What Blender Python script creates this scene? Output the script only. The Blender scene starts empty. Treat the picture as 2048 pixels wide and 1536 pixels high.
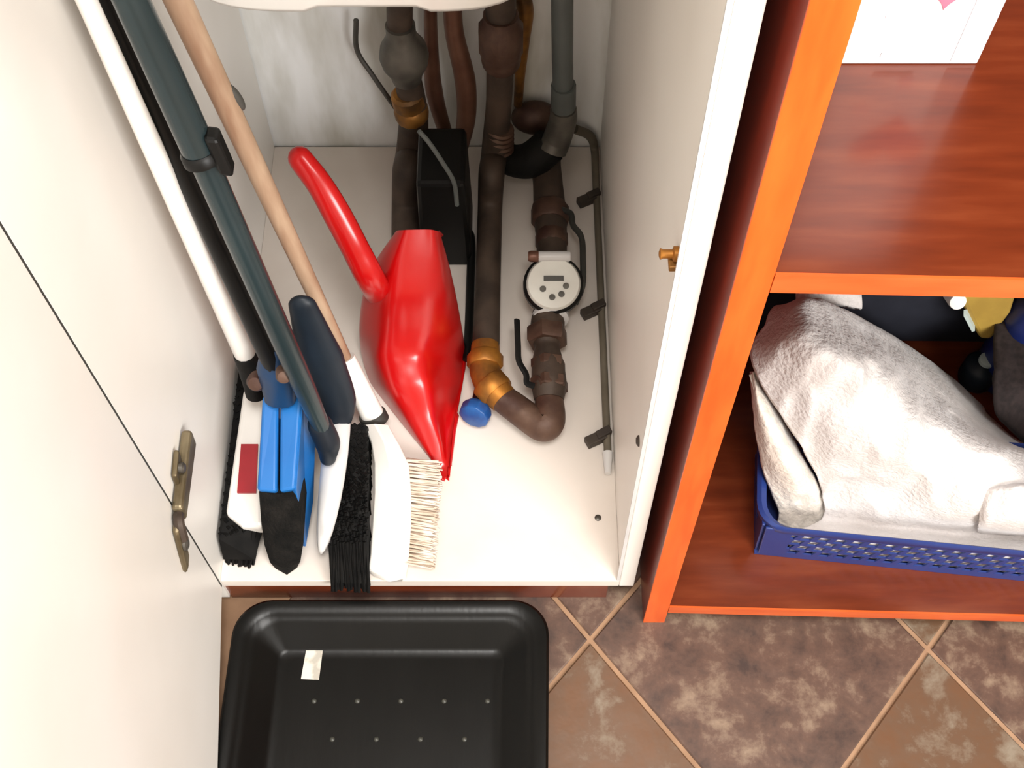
import bpy, bmesh, math, random
from mathutils import Vector, Matrix, noise
random.seed(7)
sc = bpy.context.scene
col = sc.collection

# ------------------------------------------------------------------ camera, world, lights, exposure
cam_d = bpy.data.cameras.new('camera')
cam = bpy.data.objects.new('camera', cam_d)
col.objects.link(cam)
cam_d.sensor_width = 36.0
cam_d.lens = 42.24
cam_d.clip_start = 0.02
cam.location = (0.0, -0.504, 1.448)
cam.rotation_euler = (math.radians(90 - 60.6), 0, 0)
sc.camera = cam

world = bpy.data.worlds.new('room_light')
sc.world = world
world.use_nodes = True
wb = world.node_tree.nodes['Background']
wb.inputs['Color'].default_value = (1.0, 0.97, 0.93, 1)
wb.inputs['Strength'].default_value = 0.25

def area_light(name, loc, target, sx, sy, power, color):
    d = bpy.data.lights.new(name, 'AREA')
    d.shape = 'RECTANGLE'
    d.size, d.size_y = sx, sy
    d.energy = power
    d.color = color
    o = bpy.data.objects.new(name, d)
    col.objects.link(o)
    o.location = loc
    o.rotation_euler = (Vector(target) - Vector(loc)).to_track_quat('-Z', 'Y').to_euler()
    return o

area_light('window_daylight', (1.35, -2.1, 1.65), (-0.25, -0.1, 0.4), 1.3, 1.2, 100, (1.0, 0.985, 0.96))
area_light('ceiling_lamp', (0.10, -0.58, 2.36), (0.10, -0.58, 0.0), 0.5, 0.5, 33, (1.0, 0.975, 0.94))

sc.view_settings.view_transform = 'Standard'
sc.view_settings.look = 'None'
sc.view_settings.gamma = 1.0
sc.view_settings.use_curve_mapping = False
sc.view_settings.exposure = 0.24

# ------------------------------------------------------------------ materials
def lin(c):
    r = []
    for v in c[:3]:
        v /= 255.0
        r.append(v / 12.92 if v <= 0.04045 else ((v + 0.055) / 1.055) ** 2.4)
    return (r[0], r[1], r[2], 1.0)

def mat(name, c1, c2=None, rough=0.5, metal=0.0, scale=8.0, stretch=(1, 1, 1), bump=0.0, bscale=None,
        coat=0.0, lo=0.35, hi=0.65, detail=4.0, c3=None, spec=0.5, world_pos=True, rand=0.0, distort=0.0, sheen=0.0):
    m = bpy.data.materials.new(name)
    m.use_nodes = True
    nt = m.node_tree
    n, l = nt.nodes, nt.links
    b = n['Principled BSDF']
    b.inputs['Roughness'].default_value = rough
    b.inputs['Metallic'].default_value = metal
    b.inputs['Specular IOR Level'].default_value = spec
    b.inputs['Coat Weight'].default_value = coat
    b.inputs['Coat Roughness'].default_value = 0.12
    b.inputs['Sheen Weight'].default_value = sheen
    geo = n.new('ShaderNodeNewGeometry')
    mp = n.new('ShaderNodeMapping')
    mp.inputs['Scale'].default_value = stretch
    l.new(geo.outputs['Position'], mp.inputs['Vector'])
    vec = mp.outputs['Vector']
    if rand:
        oi = n.new('ShaderNodeObjectInfo')
        ad = n.new('ShaderNodeVectorMath'); ad.operation = 'ADD'
        sc_ = n.new('ShaderNodeMath'); sc_.operation = 'MULTIPLY'; sc_.inputs[1].default_value = rand
        l.new(oi.outputs['Random'], sc_.inputs[0])
        l.new(vec, ad.inputs[0]); l.new(sc_.outputs[0], ad.inputs[1])
        vec = ad.outputs[0]
    tx = n.new('ShaderNodeTexNoise')
    tx.inputs['Scale'].default_value = scale
    tx.inputs['Detail'].default_value = detail
    tx.inputs['Roughness'].default_value = 0.68 if detail > 8 else 0.5
    tx.inputs['Distortion'].default_value = distort
    l.new(vec, tx.inputs['Vector'])
    rp = n.new('ShaderNodeValToRGB')
    rp.color_ramp.elements[0].position = lo
    rp.color_ramp.elements[1].position = hi
    rp.color_ramp.elements[0].color = lin(c1)
    rp.color_ramp.elements[1].color = lin(c2 or c1)
    if c3:
        e = rp.color_ramp.elements.new((lo + hi) / 2)
        e.color = lin(c3)
    l.new(tx.outputs['Fac'], rp.inputs['Fac'])
    l.new(rp.outputs['Color'], b.inputs['Base Color'])
    if bump:
        t2 = n.new('ShaderNodeTexNoise')
        t2.inputs['Scale'].default_value = bscale or scale * 4
        t2.inputs['Detail'].default_value = 3
        l.new(vec, t2.inputs['Vector'])
        bp = n.new('ShaderNodeBump')
        bp.inputs['Strength'].default_value = bump
        bp.inputs['Distance'].default_value = 0.004
        l.new(t2.outputs['Fac'], bp.inputs['Height'])
        l.new(bp.outputs['Normal'], b.inputs['Normal'])
    return m

M = {}
M['grout'] = mat('grout', (164, 130, 102), (146, 114, 88), rough=0.9, scale=30)
M['tile'] = mat('stone_tile', (58, 42, 36), (146, 126, 106), rough=0.5, scale=19.0, c3=(92, 68, 56), lo=0.33, hi=0.72, detail=14,
                distort=0.15, bump=0.25, bscale=26, rand=37.0)
M['tile_rust'] = mat('stone_tile_rust', (102, 70, 46), (132, 120, 104), rough=0.42, scale=14.0, c3=(98, 73, 54), lo=0.36, hi=0.66,
                     detail=14, distort=0.15, bump=0.25, bscale=26, rand=53.0)
M['white_board'] = mat('white_laminate', (236, 232, 226), (229, 224, 216), rough=0.38, scale=3, bump=0.02, bscale=60)
M['board_floor'] = mat('dusty_white_laminate', (216, 205, 195), (226, 217, 208), rough=0.45, scale=7, lo=0.3, hi=0.6, bump=0.03, bscale=90)
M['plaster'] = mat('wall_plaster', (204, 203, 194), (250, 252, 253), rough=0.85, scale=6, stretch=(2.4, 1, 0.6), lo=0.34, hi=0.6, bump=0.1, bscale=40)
M['wall_paint'] = mat('wall_paint', (188, 182, 172), (196, 190, 180), rough=0.8, scale=4)
M['cherry'] = mat('cherry_veneer', (92, 37, 17), (116, 53, 27), rough=0.27, scale=5, stretch=(2.0, 14, 14), lo=0.3, hi=0.7, detail=6,
                  coat=0.35, c3=(104, 43, 20))
M['cherry_side'] = mat('cherry_veneer_upright', (108, 29, 13), (130, 40, 18), rough=0.32, scale=5, stretch=(14, 14, 2.0), lo=0.3, hi=0.7,
                       detail=6, coat=0.3)
M['cherry_edge'] = mat('cherry_edging', (210, 80, 14), (226, 100, 30), rough=0.35, scale=6, stretch=(10, 10, 1.6), lo=0.3, hi=0.7, coat=0.25)
M['shelf_edge'] = mat('shelf_edging', (196, 78, 24), (214, 98, 42), rough=0.35, scale=6, stretch=(1.6, 10, 10), lo=0.3, hi=0.7, coat=0.25)
M['bronze'] = mat('hinge_metal', (132, 120, 96), (100, 88, 66), rough=0.42, metal=0.75, scale=30)
M['brass'] = mat('brass', (184, 122, 46), (132, 86, 38), rough=0.5, metal=0.6, scale=40)
M['old_brass'] = mat('tarnished_brass', (168, 116, 52), (98, 70, 40), rough=0.5, metal=0.55, scale=30)
M['iron'] = mat('rusty_pipe', (50, 40, 33), (86, 71, 60), rough=0.62, metal=0.25, scale=22, lo=0.3, hi=0.7, bump=0.2, bscale=80)
M['iron_red'] = mat('brown_fitting', (66, 42, 34), (98, 74, 60), rough=0.55, metal=0.3, scale=26, bump=0.25, bscale=70)
M['zinc'] = mat('grey_valve_metal', (78, 75, 70), (112, 108, 100), rough=0.5, metal=0.5, scale=26, bump=0.15, bscale=60)
M['copper'] = mat('copper_hose', (128, 92, 74), (100, 64, 52), rough=0.42, metal=0.4, scale=14)
M['grey_plastic'] = mat('grey_pvc', (92, 98, 96), (80, 84, 82), rough=0.4, scale=10)
M['black_plastic'] = mat('black_plastic', (8, 8, 8), (14, 14, 13), spec=0.25, rough=0.42, scale=20)
M['black_rubber'] = mat('black_rubber', (12, 12, 12), (24, 23, 21), spec=0.2, rough=0.65, scale=30, bump=0.2, bscale=120)
M['tray_black'] = mat('tray_plastic', (4, 4, 3), (9, 9, 8), rough=0.30, spec=0.22, scale=6, stretch=(3, 0.6, 1), lo=0.35, hi=0.7, bump=0.05, bscale=50)
M['stud'] = mat('tray_stud', (60, 60, 54), rough=0.3)
M['sticker'] = mat('paper_sticker', (214, 208, 196), (176, 170, 158), rough=0.6, scale=60, lo=0.45, hi=0.6)
M['red'] = mat('red_plastic', (186, 8, 10), (174, 7, 9), rough=0.28, scale=5, coat=0.2)
M['blue'] = mat('blue_plastic', (30, 110, 182), (26, 100, 172), rough=0.36, scale=8)
M['dark_blue'] = mat('dark_blue_plastic', (14, 46, 78), (17, 52, 88), rough=0.4, scale=8)
M['navy_slate'] = mat('slate_plastic', (28, 37, 46), (22, 28, 36), spec=0.3, rough=0.45, scale=14)
M['sponge'] = mat('charcoal_sponge', (14, 14, 13), (27, 25, 23), spec=0.15, rough=0.95, scale=60, bump=0.8, bscale=240)
M['teal_metal'] = mat('teal_painted_tube', (40, 53, 56), (50, 64, 67), rough=0.26, metal=0.3, scale=6)
M['white_plastic'] = mat('white_plastic', (242, 238, 232), (234, 230, 224), rough=0.36, scale=8)
M['pale_grey'] = mat('pale_grey_plastic', (214, 212, 210), (198, 197, 196), rough=0.4, scale=12)
M['label_red'] = mat('red_label', (170, 24, 36), (150, 18, 30), rough=0.5, scale=20)
M['stick'] = mat('bamboo_stick', (148, 114, 90), (180, 152, 126), rough=0.5, scale=7, stretch=(6, 6, 0.8), lo=0.35, hi=0.6)
M['bristle_white'] = mat('white_bristle', (222, 206, 190), (186, 166, 146), rough=0.6, scale=40)
M['bristle_black'] = mat('black_bristle', (7, 7, 7), (18, 17, 16), spec=0.15, rough=0.6, scale=60)
M['enamel'] = mat('boiler_enamel', (244, 243, 238), (240, 238, 232), rough=0.25, scale=4)
M['dial'] = mat('meter_dial', (226, 226, 218), (214, 212, 204), rough=0.25, scale=20, coat=0.4)
M['ink'] = mat('dark_ink', (70, 68, 64), rough=0.5)
M['basket'] = mat('blue_basket_plastic', (36, 58, 122), (32, 50, 112), rough=0.4, scale=8)
M['towel'] = mat('towel_terry', (204, 198, 195), (218, 214, 213), rough=0.95, scale=14, bump=0.6, bscale=180, sheen=0.3)
M['cloth'] = mat('cream_cloth', (214, 202, 190), (226, 217, 206), rough=0.95, scale=18, bump=0.6, bscale=170, sheen=0.3)
M['night'] = mat('navy_fabric', (20, 22, 34), (30, 32, 44), rough=0.8, scale=24)
M['royal'] = mat('royal_blue_plastic', (26, 42, 108), (20, 32, 84), rough=0.35, scale=16)
M['gold'] = mat('gold_packaging', (190, 158, 74), (160, 130, 60), rough=0.4, scale=16)
M['coat_brown'] = mat('dark_brown_fabric', (30, 22, 22), (46, 36, 35), rough=0.9, scale=20, stretch=(8, 8, 1))
M['carton'] = mat('white_carton', (244, 243, 244), (232, 236, 238), rough=0.45, scale=16, lo=0.45, hi=0.7)
M['carton_grey'] = mat('carton_grey_print', (186, 186, 192), (206, 206, 210), rough=0.45, scale=20)
M['pink'] = mat('carton_pink_print', (224, 104, 130), (214, 130, 150), rough=0.45, scale=30)
M['pale_pink'] = mat('carton_pale_print', (240, 222, 232), rough=0.45)
M['cable'] = mat('grey_cable', (96, 88, 74), (112, 104, 90), rough=0.55, scale=20)
M['clip'] = mat('cable_clip_plastic', (52, 44, 38), (70, 60, 50), rough=0.6, scale=40)
M['steel'] = mat('steel_screw', (92, 88, 82), rough=0.4, metal=0.7)
M['blue_knob'] = mat('blue_valve_handle', (30, 92, 160), (18, 58, 120), rough=0.4, scale=40)
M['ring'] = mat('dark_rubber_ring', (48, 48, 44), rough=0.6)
M['light_grey'] = mat('light_cap', (186, 200, 196), rough=0.35)

# ------------------------------------------------------------------ mesh helpers
def smooth_path(pts, sub=8):
    p = [Vector(q) for q in pts]
    if len(p) < 3:
        return p
    out = []
    for i in range(len(p) - 1):
        a = p[i - 1] if i else p[0] * 2 - p[1]
        b, c = p[i], p[i + 1]
        d = p[i + 2] if i + 2 < len(p) else p[-1] * 2 - p[-2]
        for k in range(sub):
            t = k / sub
            out.append(0.5 * ((2 * b) + (c - a) * t + (2 * a - 5 * b + 4 * c - d) * t * t + (3 * b - a - 3 * c + d) * t ** 3))
    out.append(p[-1])
    return out

def interp(vals, n):
    if not isinstance(vals, (list, tuple)):
        return [vals] * n
    out = []
    for i in range(n):
        u = i / max(1, n - 1) * (len(vals) - 1)
        k = min(int(u), len(vals) - 2)
        out.append(vals[k] + (vals[k + 1] - vals[k]) * (u - k))
    return out

class MB:
    def __init__(self):
        self.v, self.f = [], []
    def add(self, vs, fs):
        o = len(self.v)
        self.v += [Vector(q) for q in vs]
        self.f += [tuple(i + o for i in q) for q in fs]
        return self
    def hexa(self, p):   # 4 bottom points counter-clockwise from above, then 4 top points
        return self.add(p, [(3, 2, 1, 0), (4, 5, 6, 7), (0, 1, 5, 4), (1, 2, 6, 5), (2, 3, 7, 6), (3, 0, 4, 7)])
    def box(self, x0, x1, y0, y1, z0, z1):
        return self.hexa([(x0, y0, z0), (x1, y0, z0), (x1, y1, z0), (x0, y1, z0), (x0, y0, z1), (x1, y0, z1), (x1, y1, z1), (x0, y1, z1)])
    def obox(self, c, ax, ay, az):
        c, ax, ay, az = Vector(c), Vector(ax), Vector(ay), Vector(az)
        return self.hexa([c - ax - ay - az, c + ax - ay - az, c + ax + ay - az, c - ax + ay - az,
                          c - ax - ay + az, c + ax - ay + az, c + ax + ay + az, c - ax + ay + az])
    def prism(self, pts, d):   # polygon swept along d
        n = len(pts)
        d = Vector(d)
        p = [Vector(q) for q in pts]
        return self.add(p + [q + d for q in p], [tuple(range(n))[::-1], tuple(range(n, 2 * n))] + [(i, (i + 1) % n, n + (i + 1) % n, n + i) for i in range(n)])
    def tube(self, path, rad, n=14, smooth=True, sub=8, flat=1.0, side=None, round_end=False):
        p = smooth_path(path, sub) if smooth else [Vector(q) for q in path]
        r = interp(rad, len(p))
        if round_end:
            d0 = (p[0] - p[1]).normalized(); d1 = (p[-1] - p[-2]).normalized()
            r0, r1 = r[0], r[-1]
            pre = [(p[0] + d0 * r0 * math.sin(a), r0 * math.cos(a)) for a in (1.45, 1.1, 0.7, 0.35)]
            post = [(p[-1] + d1 * r1 * math.sin(a), r1 * math.cos(a)) for a in (0.35, 0.7, 1.1, 1.45)]
            p = [q[0] for q in pre] + p + [q[0] for q in post]
            r = [q[1] for q in pre] + r + [q[1] for q in post]
        vs, fs = [], []
        t = (p[1] - p[0]).normalized()
        s = Vector(side) if side else (Vector((1, 0, 0)) if abs(t.x) < 0.8 else Vector((0, 1, 0)))
        for i, q in enumerate(p):
            t = (p[min(i + 1, len(p) - 1)] - p[max(i - 1, 0)]).normalized()
            s = (s - t * s.dot(t)).normalized()
            u = t.cross(s)
            for k in range(n):
                a = 2 * math.pi * k / n
                vs.append(q + s * (math.cos(a) * r[i]) + u * (math.sin(a) * r[i] * flat))
        for i in range(len(p) - 1):
            for k in range(n):
                a, b = i * n + k, i * n + (k + 1) % n
                fs.append((a, b, b + n, a + n))
        fs.append(tuple(range(n))[::-1])
        fs.append(tuple((len(p) - 1) * n + k for k in range(n)))
        return self.add(vs, fs)
    def lathe(self, c, axis, prof, n=28):   # prof: (radius, height along axis)
        c, ax = Vector(c), Vector(axis).normalized()
        s = ax.orthogonal().normalized()
        u = ax.cross(s)
        vs, fs = [], []
        for r, h in prof:
            for k in range(n):
                a = 2 * math.pi * k / n
                vs.append(c + ax * h + (s * math.cos(a) + u * math.sin(a)) * max(r, 1e-5))
        for i in range(len(prof) - 1):
            for k in range(n):
                a, b = i * n + k, i * n + (k + 1) % n
                fs.append((a, b, b + n, a + n))
        fs.append(tuple(range(n))[::-1])
        fs.append(tuple((len(prof) - 1) * n + k for k in range(n)))
        return self.add(vs, fs)
    def ell(self, c, ax, ay, az, n=20, m=12):
        c, ax, ay, az = Vector(c), Vector(ax), Vector(ay), Vector(az)
        vs, fs = [], []
        for j in range(m + 1):
            th = math.pi * (j + 0.001) / (m + 0.002)
            for k in range(n):
                a = 2 * math.pi * k / n
                vs.append(c + ax * (math.sin(th) * math.cos(a)) + ay * (math.sin(th) * math.sin(a)) + az * math.cos(th))
        for j in range(m):
            for k in range(n):
                a, b = j * n + k, j * n + (k + 1) % n
                fs.append((a, a + n, b + n, b))
        return self.add(vs, fs)
    def grid(self, rows):
        m, n = len(rows), len(rows[0])
        vs = [q for r in rows for q in r]
        fs = [(i * n + j, i * n + j + 1, (i + 1) * n + j + 1, (i + 1) * n + j) for i in range(m - 1) for j in range(n - 1)]
        return self.add(vs, fs)
    def build(self, name, material, parent=None, smooth=True, bevel=0.0, subsurf=0, solid=0.0, seg=2, kind=None, label=None, auto=40):
        me = bpy.data.meshes.new(name)
        off = Vector((0, 0, 0))
        if parent is None and self.v:
            xs = [q.x for q in self.v]; ys = [q.y for q in self.v]; zs = [q.z for q in self.v]
            off = Vector(((min(xs) + max(xs)) / 2, (min(ys) + max(ys)) / 2, min(zs)))
        me.from_pydata([q - off for q in self.v], [], self.f)
        bm = bmesh.new(); bm.from_mesh(me)
        bmesh.ops.recalc_face_normals(bm, faces=bm.faces)
        bm.to_mesh(me); bm.free()
        me.materials.append(M[material])
        o = bpy.data.objects.new(name, me)
        col.objects.link(o)
        if smooth:
            for p in me.polygons:
                p.use_smooth = True
            me.set_sharp_from_angle(angle=math.radians(auto))
        if parent is not None:
            o.parent = parent
            o.location = -base_of(parent)
        else:
            o.location = off
        if solid:
            md = o.modifiers.new('solidify', 'SOLIDIFY'); md.thickness = solid; md.offset = -1
        if bevel:
            md = o.modifiers.new('bevel', 'BEVEL'); md.width = bevel; md.segments = seg; md.limit_method = 'ANGLE'; md.angle_limit = math.radians(35)
        if subsurf:
            md = o.modifiers.new('subsurf', 'SUBSURF'); md.levels = subsurf; md.render_levels = subsurf
        if kind:
            o['kind'] = kind
        if label:
            o['label'] = label
        return o

def base_of(o):
    v = Vector((0, 0, 0))
    while o is not None:
        v += o.location
        o = o.parent
    return v

def thing(name, label, cat, loc, group=None):
    o = bpy.data.objects.new(name, None)
    col.objects.link(o)
    o.empty_display_size = 0.03
    o.location = loc
    o['label'] = label
    o['category'] = cat
    if group:
        o['group'] = group
    return o

def tag(o, label, cat, group=None):
    o['label'] = label
    o['category'] = cat
    if group:
        o['group'] = group
    return o

def struct(o):
    o['kind'] = 'structure'
    return o

# ------------------------------------------------------------------ the setting
FZ = 0.07                                   # top of the cupboard's bottom board
floor = struct(MB().box(-0.42, 2.2, -2.4, 0.70, -0.06, -0.003).build('floor', 'grout', smooth=False))
floor['label'] = 'brown stone tile floor laid diagonally with sandy grout'
TU = [(0.0967, -0.0504, 0.0), (0.5123, -0.0623, 0.0)]
A0 = Vector(TU[0]); E = Vector(TU[1]) - A0
hx = E / 2
hy = Vector((0.004, 0.2513, 0))
ga, gb = hx + hy, hx - hy                   # the two edges of a tile
tile_me = {}
def tile_mesh(key):
    g = 0.0030
    la, lb = ga.length, gb.length
    sn = abs(ga.normalized().cross(gb.normalized()).z)
    def corner(s, t, inset, z):
        fa, fb = 0.5 - (inset / sn) / la, 0.5 - (inset / sn) / lb
        q = ga * (s * fa) + gb * (t * fb)
        return (q.x, q.y, z)
    m = MB()
    order = [(-1, -1), (-1, 1), (1, 1), (1, -1)]
    vs = [corner(s, t, g, -0.008) for s, t in order] + [corner(s, t, g, -0.0012) for s, t in order] + [corner(s, t, g + 0.0016, 0.0) for s, t in order]
    fs = [(8, 9, 10, 11)]
    for k in range(4):
        j = (k + 1) % 4
        fs += [(k, j, 4 + j, 4 + k), (4 + k, 4 + j, 8 + j, 8 + k)]
    me = bpy.data.meshes.new('tile')
    me.from_pydata(vs, [], fs)
    bm = bmesh.new(); bm.from_mesh(me); bmesh.ops.recalc_face_normals(bm, faces=bm.faces); bm.to_mesh(me); bm.free()
    me.materials.append(M[key])
    return me
tm = [tile_mesh('tile'), tile_mesh('tile_rust')]
for i in range(-4, 7):
    for j in range(-4, 7):
        c = A0 + ga * (i + 0.5) + gb * (j + 0.5)
        if -0.17 < c.x < 1.5 and -1.0 < c.y < 0.30:
            rust = (i, j) in ((-1, 0), (0, 1), (1, 0)) 
            t = bpy.data.objects.new('tile', tm[1 if rust else 0])
            col.objects.link(t)
            t.parent = floor
            t.location = Vector((c.x, c.y, 0)) - floor.location

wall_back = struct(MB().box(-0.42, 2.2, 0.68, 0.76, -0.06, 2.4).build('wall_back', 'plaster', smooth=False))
ceiling = struct(MB().box(-0.44, 2.2, -2.4, 0.76, 2.4, 2.46).build('ceiling', 'wall_paint', smooth=False))
wall_front = struct(MB().box(-0.44, 2.2, -2.46, -2.4, -0.06, 2.4).build('wall_front', 'wall_paint', smooth=False))
wall_right = struct(MB().box(2.2, 2.26, -2.4, 0.76, -0.06, 2.4).build('wall_right', 'wall_paint', smooth=False))
wall_left = struct(MB().box(-0.44, -0.384, -2.4, 0.68, -0.06, 2.4).build('wall_left', 'wall_paint', smooth=False))

# ------------------------------------------------------------------ white cupboard
def lean(x, z):
    return x - 0.0095 * (z - 0.07)
def panel(m, x0, x1, y0, y1, z0, z1):
    return m.hexa([(lean(x0, z0), y0, z0), (lean(x1, z0), y0, z0), (lean(x1, z0), y1, z0), (lean(x0, z0), y1, z0),
                   (lean(x0, z1), y0, z1), (lean(x1, z1), y0, z1), (lean(x1, z1), y1, z1), (lean(x0, z1), y1, z1)])
cup = thing('cupboard', 'tall white utility cupboard with its door swung open to the left', 'cupboard', (-0.10, 0.34, 0))
MB().box(-0.352, 0.130, 0.0, 0.676, 0.052, FZ).build('bottom_board', 'board_floor', cup, smooth=False, bevel=0.001)
MB().box(-0.352, 0.118, 0.004, 0.022, 0.0005, 0.052).build('plinth', 'cherry', cup, smooth=False)  # darker veneer than the orange edging, stands in for the tray's shadow
MB().box(0.124, 0.142, 0.018, 0.06, 0.0005, 0.052).build('foot', 'black_plastic', cup, smooth=False)
sp = MB().box(-0.371, -0.352, 0.0, 0.676, 0.012, 2.0).build('side_panel', 'white_board', cup, smooth=False)
MB().box(-0.352, 0.112, 0.0, 0.676, 1.98, 2.0).build('top_board', 'white_board', cup, smooth=False)
MB().box(-0.352, 0.119, 0.004, 0.676, 1.06, 1.078).build('shelf', 'white_board', cup, smooth=False)  # unseen shelf above the view, added to keep steep light off the back
spr = panel(MB(), 0.130, 0.1480, 0.0, 0.676, 0.052, 2.0).build('side_panel', 'white_board', cup, smooth=False, bevel=0.0012)
panel(MB(), 0.1262, 0.130, 0.0005, 0.0030, FZ, 2.0).build('edge_strip', 'pale_grey', spr, smooth=False)
# door, hinged at the left panel's front edge
dh = Vector((-0.3522, -0.0028, 0)); dd = Vector((0.095, -0.9955, 0)); dn = Vector((-0.9955, -0.095, 0))
q = [dh, dh + dn * 0.018, dh + dd * 0.47 + dn * 0.018, dh + dd * 0.47]
door = MB().hexa([tuple(a + Vector((0, 0, 0.055))) for a in q] + [tuple(a + Vector((0, 0, 2.0))) for a in q]).build('door', 'white_board', cup, smooth=False, bevel=0.0008)
MB().box(-0.3585, -0.3524, -0.0026, -0.0002, 0.056, 1.99).build('door_gap_shade', 'ring', cup, smooth=False)  # dark strip filling the hinge gap, painted shade rather than a fitting
hin = thing('hinge', 'aged bronze concealed hinge joining the open door to the cupboard side', 'hinge', (-0.345, 0.03, 0.20))
HA = [(-0.343, 0.0778, 0.3022), (-0.343, -0.0111, 0.2966), (-0.345, -0.0223, 0.3034), (-0.345, -0.0458, 0.2467), (-0.348, 0.0438, 0.3198), (-0.348, 0.0203, 0.315)]
a, b = Vector(HA[0]), Vector(HA[1])
d = (b - a)
arm = MB()
up = Vector((0, 0.15, 1)).normalized() * 0.013
arm.hexa([a - up + Vector((-0.008, 0, 0)), b - up * 0.9 + Vector((-0.008, 0, 0)), b - up * 0.9 + Vector((0.004, 0, 0)), a - up + Vector((0.004, 0, 0)),
          a + up + Vector((-0.008, 0, 0)), b + up * 0.9 + Vector((-0.008, 0, 0)), b + up * 0.9 + Vector((0.004, 0, 0)), a + up + Vector((0.004, 0, 0))])
arm.build('hinge_arm', 'bronze', hin, smooth=False, bevel=0.004, seg=3)
c4 = Vector(HA[4]); c5 = Vector(HA[5])
MB().obox((c4 + c5) / 2, (0.003, 0, 0), (c5 - c4) * 0.6, (0, 0.002, 0.010)).build('mounting_plate', 'bronze', hin, smooth=False, bevel=0.002)
MB().lathe(tuple((c4 + c5) / 2 + Vector((0.003, 0, 0.002))), (1, 0, 0), [(0.006, 0), (0.006, 0.004), (0.004, 0.006)]).build('screw', 'steel', hin)
c2, c3 = Vector(HA[2]), Vector(HA[3])
cm = (c2 + c3) / 2
MB().obox(cm, (0.004, 0, 0), (c3 - c2) * 0.5, Vector((0, 1, 0.3)) * 0.010).build('cup_plate', 'bronze', hin, smooth=False, bevel=0.004)
MB().lathe(tuple(cm + Vector((0.003, 0, 0))), (1, 0.1, 0), [(0.0075, 0), (0.0075, 0.003), (0.004, 0.005)]).build('screw', 'steel', hin)
MB().tube([b + Vector((-0.002, 0, 0.002)), c2 + Vector((0.002, 0, -0.004)), c2 * 0.6 + c3 * 0.4 + Vector((0.003, 0, 0))], 0.006, n=8).build('hinge_link', 'iron', hin)
# catch peg on the right-hand panel
pg = (0.118, 0.0178, 0.7185)
peg = thing('catch_peg', 'small brass catch peg on the cupboard right side panel', 'peg', pg)
MB().lathe((pg[0] + 0.004, pg[1], pg[2]), (-1, 0, 0), [(0.006, -0.003), (0.006, 0.002), (0.0035, 0.003), (0.0035, 0.010), (0.0045, 0.012), (0.002, 0.013)], n=16).build('pin', 'brass', peg)
MB().box(pg[0] - 0.001, pg[0] + 0.006, pg[1] - 0.008, pg[1] + 0.008, pg[2] - 0.012, pg[2] - 0.006).build('base_plate', 'old_brass', peg, smooth=False, bevel=0.001)
sw = (0.1065, 0.082, 0.07)
tag(MB().lathe(sw, (0, 0, 1), [(0.0042, -0.002), (0.0042, 0.001), (0.0025, 0.002)], n=14).build('screw_head', 'steel'),
    'tiny dark screw head in the bare white cupboard floor', 'screw')

# ------------------------------------------------------------------ cherry shelf unit
SH = thing('shelf_unit', 'cherry red wooden shelf unit standing right of the white cupboard', 'shelf unit', (0.6, 0.24, 0))
SY, SB = -0.028, 0.52
def yf(x):
    return SY - 0.026 * (x - 0.16)
sps = panel(MB(), 0.1625, 0.1885, SY + 0.0015, SB, 0.0005, 2.0).build('side_panel', 'cherry_side', SH, smooth=False)
panel(MB(), 0.1622, 0.1888, SY - 0.001, SY + 0.0015, 0.0005, 2.0).build('edge_band', 'cherry_edge', sps, smooth=False, bevel=0.0004)
def shelf(z0, z1, name):
    x0, x1 = 0.186, 1.10
    y0, y1 = yf(x0) + 0.0015, yf(x1) + 0.0015
    s = MB().hexa([(x0 - 0.0095 * (z0 - 0.07), y0, z0), (x1, y1, z0), (x1, SB, z0), (x0 - 0.0095 * (z0 - 0.07), SB, z0),
                   (x0 - 0.0095 * (z1 - 0.07), y0, z1), (x1, y1, z1), (x1, SB, z1), (x0 - 0.0095 * (z1 - 0.07), SB, z1)]).build(name, 'cherry', SH, smooth=False)
    xa = x0 + 0.003 - 0.0095 * (z0 - 0.07)
    MB().hexa([(xa, y0 - 0.0025, z0), (x1, y1 - 0.0025, z0), (x1, y1, z0), (xa, y0, z0),
               (xa, y0 - 0.0025, z1), (x1, y1 - 0.0025, z1), (x1, y1, z1), (xa, y0, z1)]).build('edge_band', 'shelf_edge', s, smooth=False)
shelf(0.040, 0.060, 'bottom_shelf')
shelf(0.738, 0.760, 'shelf')
shelf(1.50, 1.522, 'shelf')
panel(MB(), 1.10, 1.126, yf(1.1), SB, 0.0005, 2.0).build('side_panel', 'cherry_side', SH, smooth=False)
MB().box(0.18, 1.12, SB, SB + 0.006, 0.03, 2.0).build('back_panel', 'cherry_side', SH, smooth=False)
MB().box(0.186, 1.10, 0.03, 0.045, 0.0005, 0.040).build('plinth', 'cherry_side', SH, smooth=False)

# ------------------------------------------------------------------ boiler above the pipes
BO = thing('water_heater', 'white enamel water heater hanging above the pipes at the top', 'water heater', (-0.14, 0.52, 0.64))
bz = 0.632
prof = []
for k in range(25):
    u = k / 24
    x = -0.300 + 0.316 * u
    e = abs(2 * u - 1)
    z = bz + 0.030 * e ** 6 + (0.006 if 0.34 < u < 0.70 else 0.0)
    prof.append((x, z))
m = MB()
n = len(prof)
rows = []
for (x, z) in prof:
    rows.append([(x, 0.676, z + 0.002), (x, 0.372, z), (x, 0.355, z + 0.004), (x, 0.348, z + 0.014), (x, 0.348, 1.03), (x, 0.36, 1.055), (x, 0.676, 1.055)])
m.grid(rows)
m.add(rows[0], [tuple(range(7))]); m.add(rows[-1], [tuple(range(7))])
m.build('casing', 'enamel', BO, auto=50)

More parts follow.
